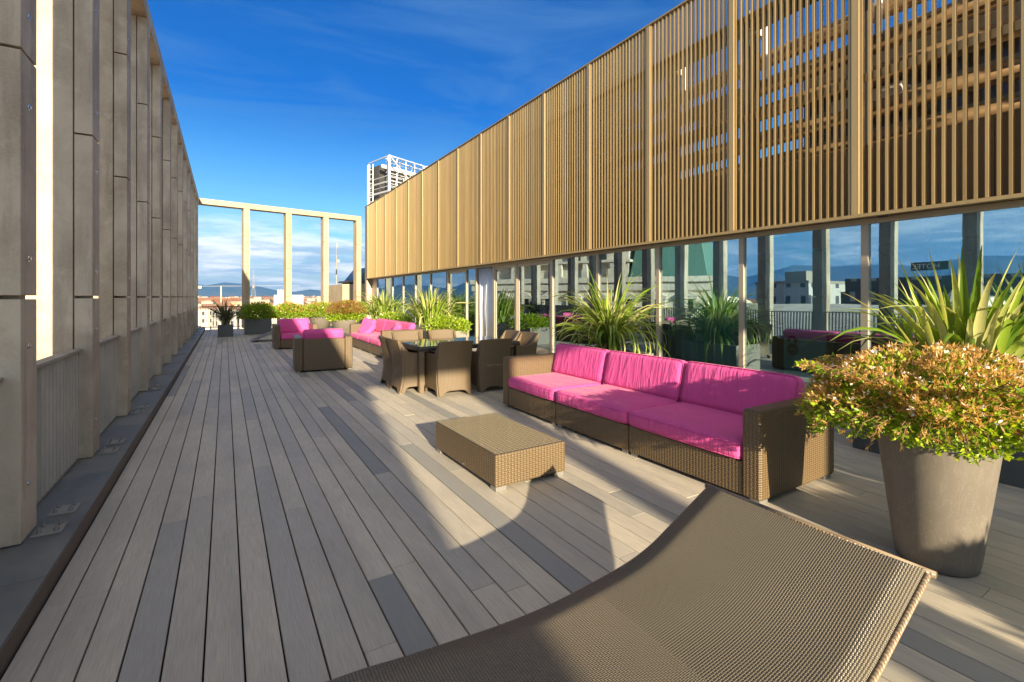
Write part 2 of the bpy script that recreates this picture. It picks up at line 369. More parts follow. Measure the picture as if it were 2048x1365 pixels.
# kerb along the colonnade
k = thing('kerb', 'low metal clad kerb with bolted plates along the foot of the concrete colonnade', 'kerb'); k['kind'] = 'structure'; del k['label']; del k['category']
yy = -12.9; seg = 1.75
top = MB(); edge = MB()
y = -12.4
while y < 26.2:
    top.box(-1.6, -.795, y+.002, min(y+seg-.002, 26.3), .06, .095); edge.box(-.794, -.786, y+.002, min(y+seg-.002, 26.3), -.02, .092); y += seg
top.build('kerb_top', 'plate', k); edge.build('kerb_edge', 'rust', k)
MB().box(-1.6, -.80, -12.4, 26.3, -.03, .058).build('kerb_core', 'under', k)

# ------------------------------------------------------------------ colonnade on the left
PY = [4.12+1.75*i for i in range(-9, 13)]           # far edges of the pillars
def pillar_mesh(y1, xf=-1.02):
    m = MB(); y0 = y1-.27
    m.box(xf-.50, xf-.135, y0+.004, y1-.02, .096, 5.84)           # core
    m.box(xf-.135, xf-.125, y0+.03, y1-.03, .096, 5.84)           # recess
    for z0, z1 in ((.10, 1.535), (1.558, 3.0), (3.015, 4.50), (4.515, 5.84)): m.box(xf-.125, xf, y0, y1, z0, z1)
    for z in (1.5465, 3.0075, 4.5075): m.box(xf-.1245, xf-.03, y0+.10, y1-.08, z-.02, z+.02)
    return m
col = thing('concrete_colonnade', 'long row of tall stained concrete pillars under a beam along the left of the terrace', 'colonnade')
pl0 = None
for i, y1 in enumerate(PY):
    p = pillar_mesh(y1).build('pillar', 'conc', col, bevel=.008)
    for z in (.42, 1.25, 1.78, 2.7, 3.25, 4.2, 4.75, 5.6):
        if 3 < y1 < 12: rep_mesh('bolt', lambda: MB().lathe([(.0, .0), (.018, .0), (.018, .003), (.010, .004), (.010, .013), (0, .014)], 12, Matrix.Rotation(R(90), 4, 'Y')), 'steel', p, (-1.02, y1-.155, z))
    pn = MB(); ya, yb = y1, y1+1.48                               # ribbed railing panel in the gap beyond
    for q in range(16): pn.box(-1.168, -1.105, ya+.06+q*.0905, ya+.071+q*.0905, .125, 1.059)
    pn.box(-1.16, -1.115, ya+.06, yb-.01, .105, .125)
    rp = pn.build('railing_panel', 'rib', col)
    MB().box(-1.175, -1.09, ya+.004, yb-.004, 1.06, 1.085).box(-1.165, -1.10, ya+.001, ya+.05, .097, 1.059).build('railing_frame', 'rib', rp, bevel=.004)
    for yo in (-.20, .12):
        fp = MB().box(-1.0, -.86, y1+yo, y1+yo+.15, .096, .108).build('base_plate', 'galv', col, bevel=.002)
        for bx in (-.97, -.89):
            for by in (.03, .12):
                if 3 < y1 < 10: rep_mesh('anchor_bolt', lambda: MB().lathe([(0, 0), (.013, 0), (.013, .017), (.006, .017), (.006, .032), (0, .032)], 8), 'foot', fp, (bx, y1+yo+by, .108))
for a, bq in zip([-12.25]+[p-.135 for p in PY[3::3]], [p-.137 for p in PY[3::3]]+[PY[-1]+1.1]):
    MB().box(-1.52, -1.018, a, bq, 5.845, 6.10).build('beam', 'conc', col, bevel=.006)

# end frames: far one (seen) and the near one behind the camera whose shadows fall on the deck
def end_frame(name, label, p0, p1, xs, face):
    t_ = thing(name, label, 'frame'); dvec = Vector((p1[0]-p0[0], p1[1]-p0[1], 0)); Ln = dvec.length; dvec.normalize()
    t_.location = (p0[0], p0[1], 0); t_.rotation_euler = (0, 0, math.atan2(dvec.y, dvec.x))
    for i, s_ in enumerate(xs):
        m = MB(); m.box(s_-.26, s_, .13, .46, .02, 5.84 if face else 5.67); m.box(s_-.25, s_-.01, .12, .13, .02, 5.67)
        for z0, z1 in ((.02, 1.53), (1.55, 3.0), (3.015, 4.5), (4.515, 5.84 if face else 5.67)): m.box(s_-.265, s_, -.02, .12, z0, z1)
        p = m.build('pillar', 'concw', t_, bevel=.008)
        for z in (.42, 1.25, 1.78, 2.7, 3.25, 4.2, 4.75, 5.6):
            if face: rep_mesh('bolt', lambda: MB().lathe([(0, 0), (.024, 0), (.024, .02), (0, .02)], 8, Matrix.Rotation(R(90), 4, 'X')), 'dksteel', p, (s_-.12, -.021, z), 'f')
    e = [0]+[s_-.13 for s_ in xs[:-1]]+[Ln]
    for a, bq in zip(e[:-1], e[1:]): MB().box(a+.003, bq-.003, -.02, .46, 5.845 if face else 5.68, 6.10).build('beam', 'concw', t_, bevel=.006)
    e = [0]+list(xs)
    if face:
        for a, bq in zip(e[:-1], e[1:]):
            m = MB(); m.box(a, bq-.27, .2, .23, 1.06, 1.10); m.box(a, bq-.27, .2, .23, .10, .13); q = a+.05
            while q < bq-.3: m.box(q, q+.014, .208, .222, .13, 1.06); q += .105
            m.build('railing', 'dksteel', t_)
    return t_
end_frame('terrace_portal', 'sunlit concrete frame of tall openings across the far end of the terrace', (-1.0, 25.97), (6.58, 27.2), [2.06, 3.98, 5.86, 7.68], True)
end_frame('terrace_portal', 'concrete frame closing the near end of the terrace behind the viewer', (-1.28, -12.2), (6.0, -12.2), [2.01, 3.76], False)

# ------------------------------------------------------------------ hotel wing with slat screen on the right
bld = thing('hotel_wing', 'building wing with bronze framed glazing below a screen of vertical golden slats', 'building')
XS, XG = 7.0, 7.3
BY = [-2.36+1.75*i for i in range(0, 18)]            # bay lines (-2.36, -.61, 1.14, 2.89, 4.64 ...)
YE = 28.0
ZB, ZT = 2.61, 6.80
for i, y0 in enumerate(BY):
    y1 = min(y0+1.75, YE)
    if y1-y0 < .3: continue
    m = MB(); n = 18; wd = (y1-y0-.13)/n
    for q in range(n):
        a = y0+.12+q*wd+.02; m.box(XS, XS+.060, a, a+.029, ZB+.012, ZT-.012)
    m.box(XS+.068, XS+.085, y0+.1, y1-.02, 4.34, 4.44); m.box(XS+.068, XS+.085, y0+.1, y1-.02, 5.93, 6.02)
    sp = m.build('slat_panel', 'gold', bld)
    MB().box(XS-.012, XS+.065, y0-.045, y0+.045, ZB, ZT).box(XS-.004, XS+.06, y0+.055, y0+.085, ZB, ZT).build('post', 'goldp', bld, bevel=.003)
MB().box(XS-.02, XS+.10, BY[0], YE, ZT-.008, ZT+.02).build('top_rail', 'goldp', bld)
MB().box(XS-.015, XS+.08, BY[0], YE, ZB-.035, ZB+.008).build('bottom_rail', 'goldp', bld)
MB().box(XS+.083, XG+.1, BY[0], YE, ZB-.02, ZB+.004).build('soffit', 'soffit', bld)
y = BY[0]; m = MB()
while y < YE-.1: m.box(7.60, 7.63, y, min(y+.58, YE), ZB+.01, 3.66); y += .585
m.build('parapet', 'brown', bld)
MB().box(7.64, 13, BY[0], YE, 2.62, 2.85).build('roof_slab', 'flat', bld)
for i, y0 in enumerate(BY[1:-1]):
    pp = MB(); yy = y0+.28
    for a, bq in ((8.05, 8.20),): pp.box(a, a+.02, yy, yy+.2, 2.86, 6.4).box(a+.13, a+.15, yy, yy+.2, 2.86, 6.4).box(a+.02, a+.13, yy+.09, yy+.11, 2.86, 6.4)
    st = pp.build('steel_column', 'dksteel', bld)
    MB().box(7.85, 8.45, yy-.04, yy+.02, 6.25, 6.38).box(7.9, 7.96, yy-.05, yy+.03, 6.0, 6.6).box(8.36, 8.42, yy-.05, yy+.03, 5.5, 6.6).build('bracket', 'whsteel', st)
for xx, zz, rr in ((8.45, 3.95, .11), (8.5, 4.42, .13), (8.5, 4.95, .13), (8.55, 5.45, .14), (8.6, 5.95, .14)):
    MB().tube([(xx, -2, zz), (xx, 21, zz)], rr, 12).build('roof_pipe', 'pipe', bld, smooth=True)
for xx, zz in ((8.9, 4.15), (8.95, 4.68), (9.0, 5.2), (9.05, 5.72)):
    MB().box(xx, xx+.5, -2, 9.5, zz, zz+.10).build('cable_tray', 'galv', bld)
for ya, yb, za, zb, mm in ((-2, 1.2, 2.9, 5.9, 'dksteel'), (1.5, 4.3, 2.9, 4.1, 'galv'), (1.3, 4.9, 4.3, 5.95, 'soffit'), (5.3, 7.6, 3.2, 4.3, 'dksteel'), (8.9, 12.2, 2.9, 4.9, 'soffit'), (12.8, 20, 2.9, 5.6, 'dksteel')):
    MB().box(9.7, 10.9, ya, yb, za, zb).build('plant_unit', mm, bld, bevel=.03)
for ya, za in ((5.6, 5.2), (8.6, 4.5), (9.3, 5.6), (3.0, 4.6), (10.6, 3.9), (7.9, 3.8)): MB().box(8.75, 9.2, ya, ya+1.0, za, za+.24).build('duct_end', 'whsteel', bld, bevel=.02)
for q in range(4): MB().box(9.3+q*.9, 9.34+q*.9, -2+q*.3, 4.8, 2.86, 7.6-q*.2).build('glass_screen', 'clear', bld)
MB().box(XS+.6, XS+1.1, 1.3, YE, 6.28, 6.33).build('walkway', 'dksteel', bld)
# glazing
MB().box(XG-.04, XG+.05, BY[0], YE, 2.515, 2.588).box(XG-.03, XG+.04, BY[0], YE, 0.0, .06).build('head_frame', 'frame', bld, bevel=.003)
def window(y0, y1, sub=None, fw=.042, z0=.061, z1=2.514, door=False):
    fr = MB(); fr.box(XG-.05, XG+.05, y0-fw, y0+fw, .0 if not door else .03, 2.515)
    f_ = fr.build('window_frame', 'frame', bld, bevel=.003)
    if door:
        f2 = MB(); g = .075
        f2.box(XG-.03, XG+.02, y0+fw, y0+fw+g, .065, 2.51).box(XG-.03, XG+.02, y1-fw-g, y1-fw, .065, 2.51)
        f2.box(XG-.03, XG+.02, y0+fw+g, y1-fw-g, .065, .16).box(XG-.03, XG+.02, y0+fw+g, y1-fw-g, 2.42, 2.51)
        dd = f2.build('door', 'frame', bld, bevel=.003)
        MB().box(XG-.006, XG, y0+fw+g, y1-fw-g, .16, 2.42).build('door_glass', 'glass', dd)
        MB().box(XG-.06, XG-.045, y0+fw+.03, y0+fw+.05, .98, 1.18).box(XG-.045, XG-.03, y0+fw+.03, y0+fw+.05, 1.06, 1.09).build('door_handle', 'steel', dd)
    else:
        MB().box(XG-.006, XG, y0+fw, y1-fw, z0, z1).build('window_pane', 'glass', f_)
ED = [-2.36, -.61, 1.14, 2.89, 4.64, 6.39, 8.14, 9.9, 11.65, 13.0, 14.25, 15.0, 16.6, 18.4, 20.2, 21.9, 23.6, 26.4]
for a, bq in zip(ED[:-1], ED[1:]):
    if abs(a-13.0) < .01:
        MB().box(XG-.05, XG+.05, a-.05, a+.05, 0, 2.515).build('window_frame', 'frame', bld, bevel=.003); continue
    window(a, bq, door=a in (9.9, 11.65, 15.0))
MB().box(XG-.05, XG+.05, 26.36, 26.44, 0, 2.515).box(XG-.3, XG+.05, 27.6, 28.0, 0, 2.57).build('end_wall', 'frame', bld)
MB().box(XG-.01, XG+.06, 26.44, 27.6, 0, 2.514).build('end_panel', 'frame', bld)
# interior of the wing
MB().box(XG+.06, 13, BY[0], YE, -.05, .01).build('interior_floor', 'floor_in', bld)
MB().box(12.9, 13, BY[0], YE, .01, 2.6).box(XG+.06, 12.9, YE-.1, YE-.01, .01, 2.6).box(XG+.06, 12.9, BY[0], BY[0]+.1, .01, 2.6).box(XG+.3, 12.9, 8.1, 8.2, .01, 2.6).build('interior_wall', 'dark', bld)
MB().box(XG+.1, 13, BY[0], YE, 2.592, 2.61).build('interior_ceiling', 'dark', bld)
def curtain(y0, y1, x, m, label, z1=2.5, amp=.035, wl=.11):
    vs = []; n = int((y1-y0)/.014); 
    for i in range(n+1):
        y = y0+(y1-y0)*i/n; xx = x+amp*math.sin(y*2*math.pi/wl)+.02*math.sin(y*11)
        vs += [(xx, y, .03), (xx+.012*math.sin(y*37), y, 1.2), (xx, y, z1)]
    fs = []
    for i in range(n): fs += [(i*3, i*3+3, i*3+4, i*3+1), (i*3+1, i*3+4, i*3+5, i*3+2)]
    o = MB().add(vs, fs).build('curtain', m, smooth=True); sm = o.modifiers.new('solid', 'SOLIDIFY'); sm.thickness = .003
    return tag(o, label, 'curtain')
curtain(13.06, 14.15, XG+.07, 'wcurt', 'pale grey pleated curtain hanging in the open doorway')
curtain(4.72, 6.3, XG+.12, 'tcurt', 'teal pleated curtain behind the window beside the big flax plant', wl=.16)
curtain(6.9, 7.9, XG+.14, 'tcurt', 'narrow teal curtain bunched behind the window left of the long teal curtain', wl=.14)
curtain(10.2, 10.9, XG+.16, 'tcurt', 'dark teal curtain just inside the closed glass door', wl=.15)
# teal door with hanger
curtain(1.5, 2.3, XG+.14, 'tcurt', 'teal curtain behind the window beyond the big flax at the right edge', wl=.15)
td = thing('teal_door', 'teal interior door leaf with a brown hanger, seen through the glazing', 'door', (XG+.12, 3.44, 0))
MB().box(0, .045, 0, .60, .01, 2.27).build('door_leaf', 'teal', td, bevel=.004)
MB().tube([(-.03, .50, 1.05), (-.03, .36, 1.05)], .011, 8).tube([(0, .49, 1.05), (-.03, .49, 1.05)], .014, 8).build('door_handle', 'steel', td, smooth=True)
hp = []
for i in range(25):                                    # hook of the hanger
    a = R(-35+i*10.5); hp.append((.47+.075*math.cos(a), .88+.075*math.sin(a)))
for i in range(24, -1, -1):
    a = R(-35+i*10.5); hp.append((.47+.032*math.cos(a), .88+.032*math.sin(a)))
body = [(.47+.085*math.cos(R(q*15))-.01, .745+.095*math.sin(R(q*15))) for q in range(24)]
hg = MB().prism([(a, z) for a, z in hp], -.008, -.002).prism(body, -.0085, -.0025).build('door_hanger', 'hang'); hg.location = (XG+.12, 3.44, 0)
tag(hg, 'brown hook shaped hanger hanging from the handle of the teal door', 'door hanger')
MB().box(-.010, -.0087, .40, .52, .757, .763).box(-.010, -.0087, .41, .52, .742, .748).box(-.010, -.0087, .43, .48, .685, .691).build('printed_line', 'signl', hg)
ct = thing('bar_counter', 'dark wooden counter behind the glazing beside the teal door', 'counter', (XG+.5, 2.4, 0))
MB().box(0, .6, 0, 2.7, 1.0, 1.05).build('counter_top', 'wood', ct, bevel=.004); MB().box(.1, .55, .05, 2.6, .02, .998).build('counter_body', 'dark', ct)
# downlights under the soffit
for yv in (2.6, 4.35, 6.1, 10.9, 22.6):
    tag(MB().box(XG-.18, XG-.12, yv, yv+.10, ZB-.045, ZB-.022).build('vent_slot', 'dksteel'), 'small dark fitting on the underside of the slat screen', 'fitting', 'small fittings under the slat screen')

# ------------------------------------------------------------------ rooftop sign scaffold behind
sc = thing('sign_scaffold', 'pale steel scaffold carrying a large rooftop sign seen from behind', 'scaffold', (9.45, 34, 2.8))
def bars(name, lst, w, m='scaffold'):
    b_ = MB()
    for a, c in lst: b_.bar(a, c, w)
    return b_.build(name, m, sc)
H_ = 9.1
bars('column', [((.8, 0, 0), (.8, 0, H_)), ((3.9, 1.1, 0), (3.9, 1.1, H_-.2)), ((7.2, 2.2, 0), (7.2, 2.2, H_-.4)), ((0, 2.6, 0), (0, 2.6, H_-.2))], .13, 'scaffold')
bars('diagonal_brace', [((.8, 0, H_), (3.9, 1.1, 6.4)), ((3.9, 1.1, 6.4), (1.6, .3, 4.8)), ((.8, 0, 6.4), (1.7, .4, 4.2))], .09, 'scaffold')
bars('platform', [((.8, 0, 6.5), (8, 2.4, 6.4)), ((0, 2.6, 6.5), (.8, 0, 6.5)), ((.9, .5, 6.4), (8, 2.9, 6.3))], .12, 'scaffold')
bars('guard_rail', [((.8, 0, 6.5+.38*q), (8, 2.4, 6.4+.38*q)) for q in range(1, 4)]+[((0, 2.6, 6.5+.38*q), (.8, 0, 6.5+.38*q)) for q in range(1, 4)]+[((.8+.6*q, .2*q, 6.5), (.8+.6*q, .2*q, 7.6)) for q in range(12)], .04, 'scaffold')
bars('frame_rail', [((.8, .8, 7.0+.26*q), (8.6, 3.4, 6.9+.24*q)) for q in range(8)]+[((.9+.8*q, .8+.27*q, 6.5), (.9+.8*q, .8+.27*q, H_+.1)) for q in range(9)], .05)
bars('top_rail', [((.8, 0, H_), (8.6, 2.5, H_-.35)), ((0, 2.6, H_-.1), (.8, 0, H_)), ((.8, 1.0, H_), (8.6, 3.6, H_-.3))]+[((1.5+1.3*q, .2+.4*q, H_-.1), (2.2+1.3*q, 1.9+.4*q, H_+.15)) for q in range(5)]+[((1.2+.8*q, .3*q+.1, H_-.05), (1.3+.8*q, 1.1+.3*q, H_-.1)) for q in range(9)], .06)
bars('cross_brace', [((.9+1.1*q, .85+.37*q, 4.6), (2.0+1.1*q, 1.2+.37*q, H_-.2)) for q in range(6)]+[((0, 2.6, 1.2*q), (.8, 0, 1.2*q)) for q in range(1, 7)], .045)
bars('ladder', [((-.15, 2.4, 0), (-.15, 2.4, H_-.3)), ((.12, 1.9, 0), (.12, 1.9, H_-.3))]+[((-.15, 2.4, .35*q), (.12, 1.9, .35*q)) for q in range(1, 25)], .05, 'whsteel')
bars('ladder', [((1.0, .6, 0), (1.0, .6, 6.4)), ((1.45, .7, 0), (1.45, .7, 6.4))]+[((1.0, .6, .4*q), (1.45, .7, .4*q)) for q in range(1, 16)], .05, 'whsteel')
MB().add([(.15, 3.1, 0), (.55, 1.7, 0), (8.8, 4.6, 0), (8.8, 5.4, 0), (.15, 3.1, H_-.35), (.55, 1.7, H_-.35), (8.8, 4.6, H_-.6), (8.8, 5.4, H_-.6)],
         [(0, 3, 2, 1), (4, 5, 6, 7), (0, 1, 5, 4), (1, 2, 6, 5), (2, 3, 7, 6), (3, 0, 4, 7)]).build('sign_back', 'dksteel', sc)
MB().tube([(.5, .9, H_-.62), (3.6, 1.7, H_-.72)], .14, 12).build('lamp_tube', 'signw', sc, smooth=True)

# neighbouring roof block beyond the far frame
rb = thing('roof_block', 'beige ribbed rooftop block with a dark skylight beyond the far frame', 'building', (6.35, 31, 0), R(6))
m = MB()
for q in range(12): m.box(q*.30, q*.30+.29, 0, .05, -3, 2.35+.012*q)
m.build('ribbed_wall', 'concw', rb); MB().box(-.0, 3.6, .06, 4, -3, 2.33).build('wall', 'concw', rb)
MB().prism([(.9, 2.36), (3.6, 2.36), (3.6, 3.55), (1.8, 3.5)], .4, 3.2, 'y').build('skylight', 'skyl', rb)
MB().box(.75, 3.7, .3, 3.3, 2.5, 2.62).build('skylight_kerb', 'dksteel', rb)
MB().box(1.45, 1.62, -.02, .0, -2, 2.2).build('slot', 'dark', rb); MB().box(1.95, 2.15, -.06, -.01, -3, 2.3).build('downpipe', 'signw', rb)
# ================================================================== FURNITURE
def feet(m, x0, x1, y0, y1):
    for x in (x0+.02, x1-.14):
        for y in (y0+.02, y1-.10): m.box(x, x+.12, y, y+.08, 0, .035)
def sofa(name, label, cat, segs, D, loc, rz, group=None, pillows=(), Zs=.29, Za=.70, arm=.15, cush=True):
    """front faces -x, runs along +y from 0; segs = list of seam positions"""
    t = thing(name, label, cat, loc, rz, group); Y = segs[-1]
    for a, b in zip(segs[:-1], segs[1:]):
        for x in (.02, D-.14):
            for y in (a+.02, b-.10): MB().box(x, x+.12, y, y+.08, 0, .034).build('foot', 'foot', t, bevel=.004)
    for i, (a, b) in enumerate(zip(segs[:-1], segs[1:])):
        m = MB().box(.004, D-.13, a+(arm+.002 if i == 0 else .006), b-(arm+.002 if i == len(segs)-2 else .006), .032, Zs); m.build('base', 'wick', t, bevel=.012)
        m = MB().box(D-.13, D, a+(arm+.001 if i == 0 else .005), b-(arm+.001 if i == len(segs)-2 else .005), .03, Za-.03); m.build('backrest', 'wick', t, bevel=.018)
    MB().box(-.005, D+.004, 0, arm, .03, Za).build('arm', 'wick', t, bevel=.022); MB().box(-.005, D+.004, Y-arm, Y, .03, Za).build('arm', 'wick', t, bevel=.022)
    cs = [arm]+list(segs[1:-1])+[Y-arm]
    def piping(o, sx, sy, sz, ax):
        r = .05; h = [sx/2-.004, sy/2-.004, sz/2]; pts = []
        A, B = ((0, 1) if ax == 2 else (2, 1))
        for cx, cy, a0 in ((1, 1, 0), (-1, 1, 90), (-1, -1, 180), (1, -1, 270)):
            for q in range(4):
                a_ = R(a0+q*30); pts.append((cx*(h[A]-r)+r*math.cos(a_), cy*(h[B]-r)+r*math.sin(a_)))
        pts.append(pts[0]); m = MB()
        for off in ((.38, -.38) if ax == 2 else (-.38,)):
            P3 = []
            for a_, b_ in pts:
                v = [0, 0, 0]; v[A] = a_; v[B] = b_; v[ax] = off*(sz if ax == 2 else sx); P3.append(v)
            m.tube(P3, .0045, 5, False)
        m.build('piping', 'pink', o, smooth=True)
    for a, b in zip(cs[:-1], cs[1:]):
        MB().cushion(D-.15, b-a-.012, .145, .05, .012, 14).build('seat_cushion', 'pink', t, smooth=True, loc=((D-.15)/2-.02, (a+b)/2, Zs+.073)); piping(kids(t)[-1] if False else bpy.context.scene.collection.objects[-1], D-.15, b-a-.012, .145, 2)
        o = MB().cushion(.17, b-a-.014, .44, .06, .010, 16).build('back_cushion', 'pink', t, smooth=True, loc=(D-.245, (a+b)/2, Zs+.145+.20)); o.rotation_euler = (0, R(13), random.uniform(-.01, .01)); piping(o, .17, b-a-.014, .44, 0)
    return t
sofa('garden_sofa', 'wicker three seat sofa with pink cushions nearest the viewer, behind the low table', 'sofa', [0, 1.34, 2.53, 3.77], 1.10, (3.37, 2.0, 0), 0, 'wicker sofas with pink cushions')
sofa('garden_sofa', 'farther brown wicker sofa with pink cushions and scatter pillows, beyond the dining table', 'sofa', [0, 1.2, 2.38, 3.6], 1.08, (3.36, 11.75, 0), 0, 'wicker sofas with pink cushions')
# armchairs: A shows its back, B faces the viewer
sofa('wicker_armchair', 'dark brown wicker armchair turned with its back to the viewer', 'armchair', [0, 1.12], .95, (1.276, 11.37, 0), R(-94), 'wicker armchairs with pink cushions', Za=.71)
sofa('wicker_armchair', 'brown wicker armchair with magenta cushions facing the viewer, left of the far pink sofa', 'armchair', [0, 1.18], .95, (2.42, 15.32, 0), R(90), 'wicker armchairs with pink cushions', Za=.72)
for lab, loc, rot in (('pink scatter pillow upright against the far arm of the farther sofa', (3.85, 15.02, .62), (R(72), R(10), R(-55))),
                      ('pink scatter pillow lying tilted in front of the upright one on the farther sofa', (3.72, 14.62, .56), (R(52), R(18), R(-75))),
                      ('pink scatter pillow leaning at the near end of the farther sofa', (3.95, 12.55, .60), (R(62), R(8), R(-105)))):
    o = MB().cushion(.48, .48, .13, .05, .035, 12).build('scatter_pillow', 'pink', smooth=True); o.location = loc; o.rotation_euler = rot
    tag(o, lab, 'pillow')
# coffee table
c = thing('coffee_table', 'low rectangular wicker table with a glass top in front of the near sofa', 'coffee table', (1.82, 3.23, 0), R(.8))
MB().box(0, .70, 0, 1.20, .04, .295).build('table_body', 'wick', c, bevel=.010)
MB().box(.012, .688, .012, 1.188, .290, .2965).build('table_top', mat('top_wicker', fn=f_wick(.034, .030, (.05, .036, .02), (.58, .45, .27), .5, .010)), c)
MB().add([(.006, .006, .304), (.694, .006, .304), (.694, 1.194, .304), (.006, 1.194, .304)], [(0, 1, 2, 3)]).build('glass_top', 'clear', c)
MB().box(.0055, .6945, .0045, .0055, .2975, .3035).box(.0045, .0055, .0055, 1.1945, .2975, .3035).build('glass_edge', 'black', c)
for x in (.01, .59):
    for y in (.01, 1.10): MB().box(x, x+.10, y, y+.09, 0, .038).build('foot', 'foot', c, bevel=.004)
MB().box(-.004, -.001, .55, .58, .06, .072).build('tag', 'steel', c)
# dining table
dt = thing('dining_table', 'dark glass topped wicker dining table ringed by eight armchairs', 'dining table', (2.66, 7.2, 0), R(.5))
TW, TD = 1.92, 1.30
m = MB().box(0, TW, 0, .07, .665, .735).box(0, TW, TD-.07, TD, .665, .735).box(0, .07, .07, TD-.07, .665, .735).box(TW-.07, TW, .07, TD-.07, .665, .735); m.build('rim', 'black', dt, bevel=.006)
MB().box(.008, TW-.008, .008, TD-.008, .7365, .746).build('glass_top', 'tabglass', dt, bevel=.002)
for x, y in ((0, 0), (TW-.08, 0), (0, TD-.08), (TW-.08, TD-.08)): MB().box(x, x+.08, y, y+.08, .0, .664).build('leg', 'wickc', dt, bevel=.006)
# dining chair: back at y=0, sitter faces +y
def backy(z): 
    pts = [(0, -.035), (.12, -.005), (.3, .02), (.5, .012), (.68, -.02), (.87, -.075)]
    for (a, b), (c_, d_) in zip(pts[:-1], pts[1:]):
        if z <= c_: return b+(d_-b)*(z-a)/(c_-a)
    return pts[-1][1]
def dining_chair():
    t = thing('dining_chair', '', 'dining chair', (0, 0, 0)); Wc = .58; th = .038
    nx, nz = 12, 12; vs = []; fs = []
    for s_ in (0, 1):
        for j in range(nz+1):
            for i in range(nx+1):
                x = -Wc/2+Wc*i/nx; u = 2*x/Wc; arch = .085*max(0, 1-(abs(u)/.80)**6) if abs(u) < .8 else 0
                zt = .865-.012*u*u; z = arch+(zt-arch)*j/nz
                vs.append((x*(1-.05*(z < .5)*(1-z/.5)), backy(z)-.03*(1-u*u)+(th if s_ else 0), z))
    N = (nx+1)*(nz+1)
    for j in range(nz):
        for i in range(nx):
            a = j*(nx+1)+i; fs.append((a, a+1, a+nx+2, a+nx+1)); fs.append((N+a, N+a+nx+1, N+a+nx+2, N+a+1))
    for i in range(nx):
        fs.append((i+1, i, N+i, N+i+1)); a = nz*(nx+1)+i; fs.append((a, a+1, N+a+1, N+a))
    for j in range(nz):
        a = j*(nx+1); fs.append((a, a+nx+1, N+a+nx+1, N+a)); a += nx; fs.append((a+nx+1, a, N+a, N+a+nx+1))
    MB().add(vs, fs).build('backrest', 'wickc', t, bevel=.008)
    side = [(backy(0)+.03, 0), (.055, 0), (.085, .075), (.13, .095), (.44, .095), (.50, .07), (.53, 0), (.575, 0), (.565, .3), (.572, .60), (.565, .632), (.53, .642), (.22, .642), (.12, .66), (.05, .74), (backy(.84)+.045, .84), (backy(.84)+.034, .84), (backy(.68)+.034, .68), (backy(.5)+.034, .5), (backy(.3)+.034, .3), (backy(.12)+.034, .12)]
    for s_ in (-1, 1):
        x0 = s_*(Wc/2-.02); MB().prism(side, x0-.022, x0+.022, 'x').build('side_panel', 'wickc', t, bevel=.008)
    MB().box(-Wc/2+.045, Wc/2-.045, .045, .56, .30, .41).build('seat', 'wickc', t, bevel=.008)
    MB().cushion(.48, .48, .06, .028, .006, 8).build('seat_cushion', 'pink', t, smooth=True, loc=(0, .30, .442))
    for x in (-.27, .27):
        for y in (-.005, .55): MB().box(x-.02, x+.02, y-.018, y+.018, -.0, .008).build('glide', 'foot', t)
    MB().box(-.02, .02, -.032, -.027, .10, .112).build('tag', 'steel', t)
    return t
ch = dining_chair(); G = 'wicker armchairs round the dining table'
spots = [((3.08, 6.76, 0), 0, 'dining chair with its back to the viewer, the left one on the near side'),
         ((3.80, 6.76, 0), R(-1.5), 'dining chair with its back to the viewer, the right one on the near side'),
         ((2.40, 7.60, 0), R(-90), 'wicker dining chair at the left end of the table, the nearer of two there'),
         ((2.42, 8.22, 0), R(-92), 'wicker dining chair at the left end of the table, the farther of two there'),
         ((5.02, 7.62, 0), R(91), 'dining chair at the table end by the glazing, the nearer of two'),
         ((5.00, 8.24, 0), R(89), 'dining chair at the table end by the glazing, the farther of two'),
         ((3.12, 9.18, 0), R(181), 'wicker dining chair beyond the table facing the viewer, the left of two'),
         ((3.88, 9.16, 0), R(179), 'wicker dining chair beyond the table facing the viewer, the right of two')]
ch.location = spots[0][0]; ch.rotation_euler = (0, 0, 0); ch['label'] = spots[0][2]; ch['group'] = G
for loc, rz, lab in spots[1:]: copy_tree(ch, loc, rz, lab, G)

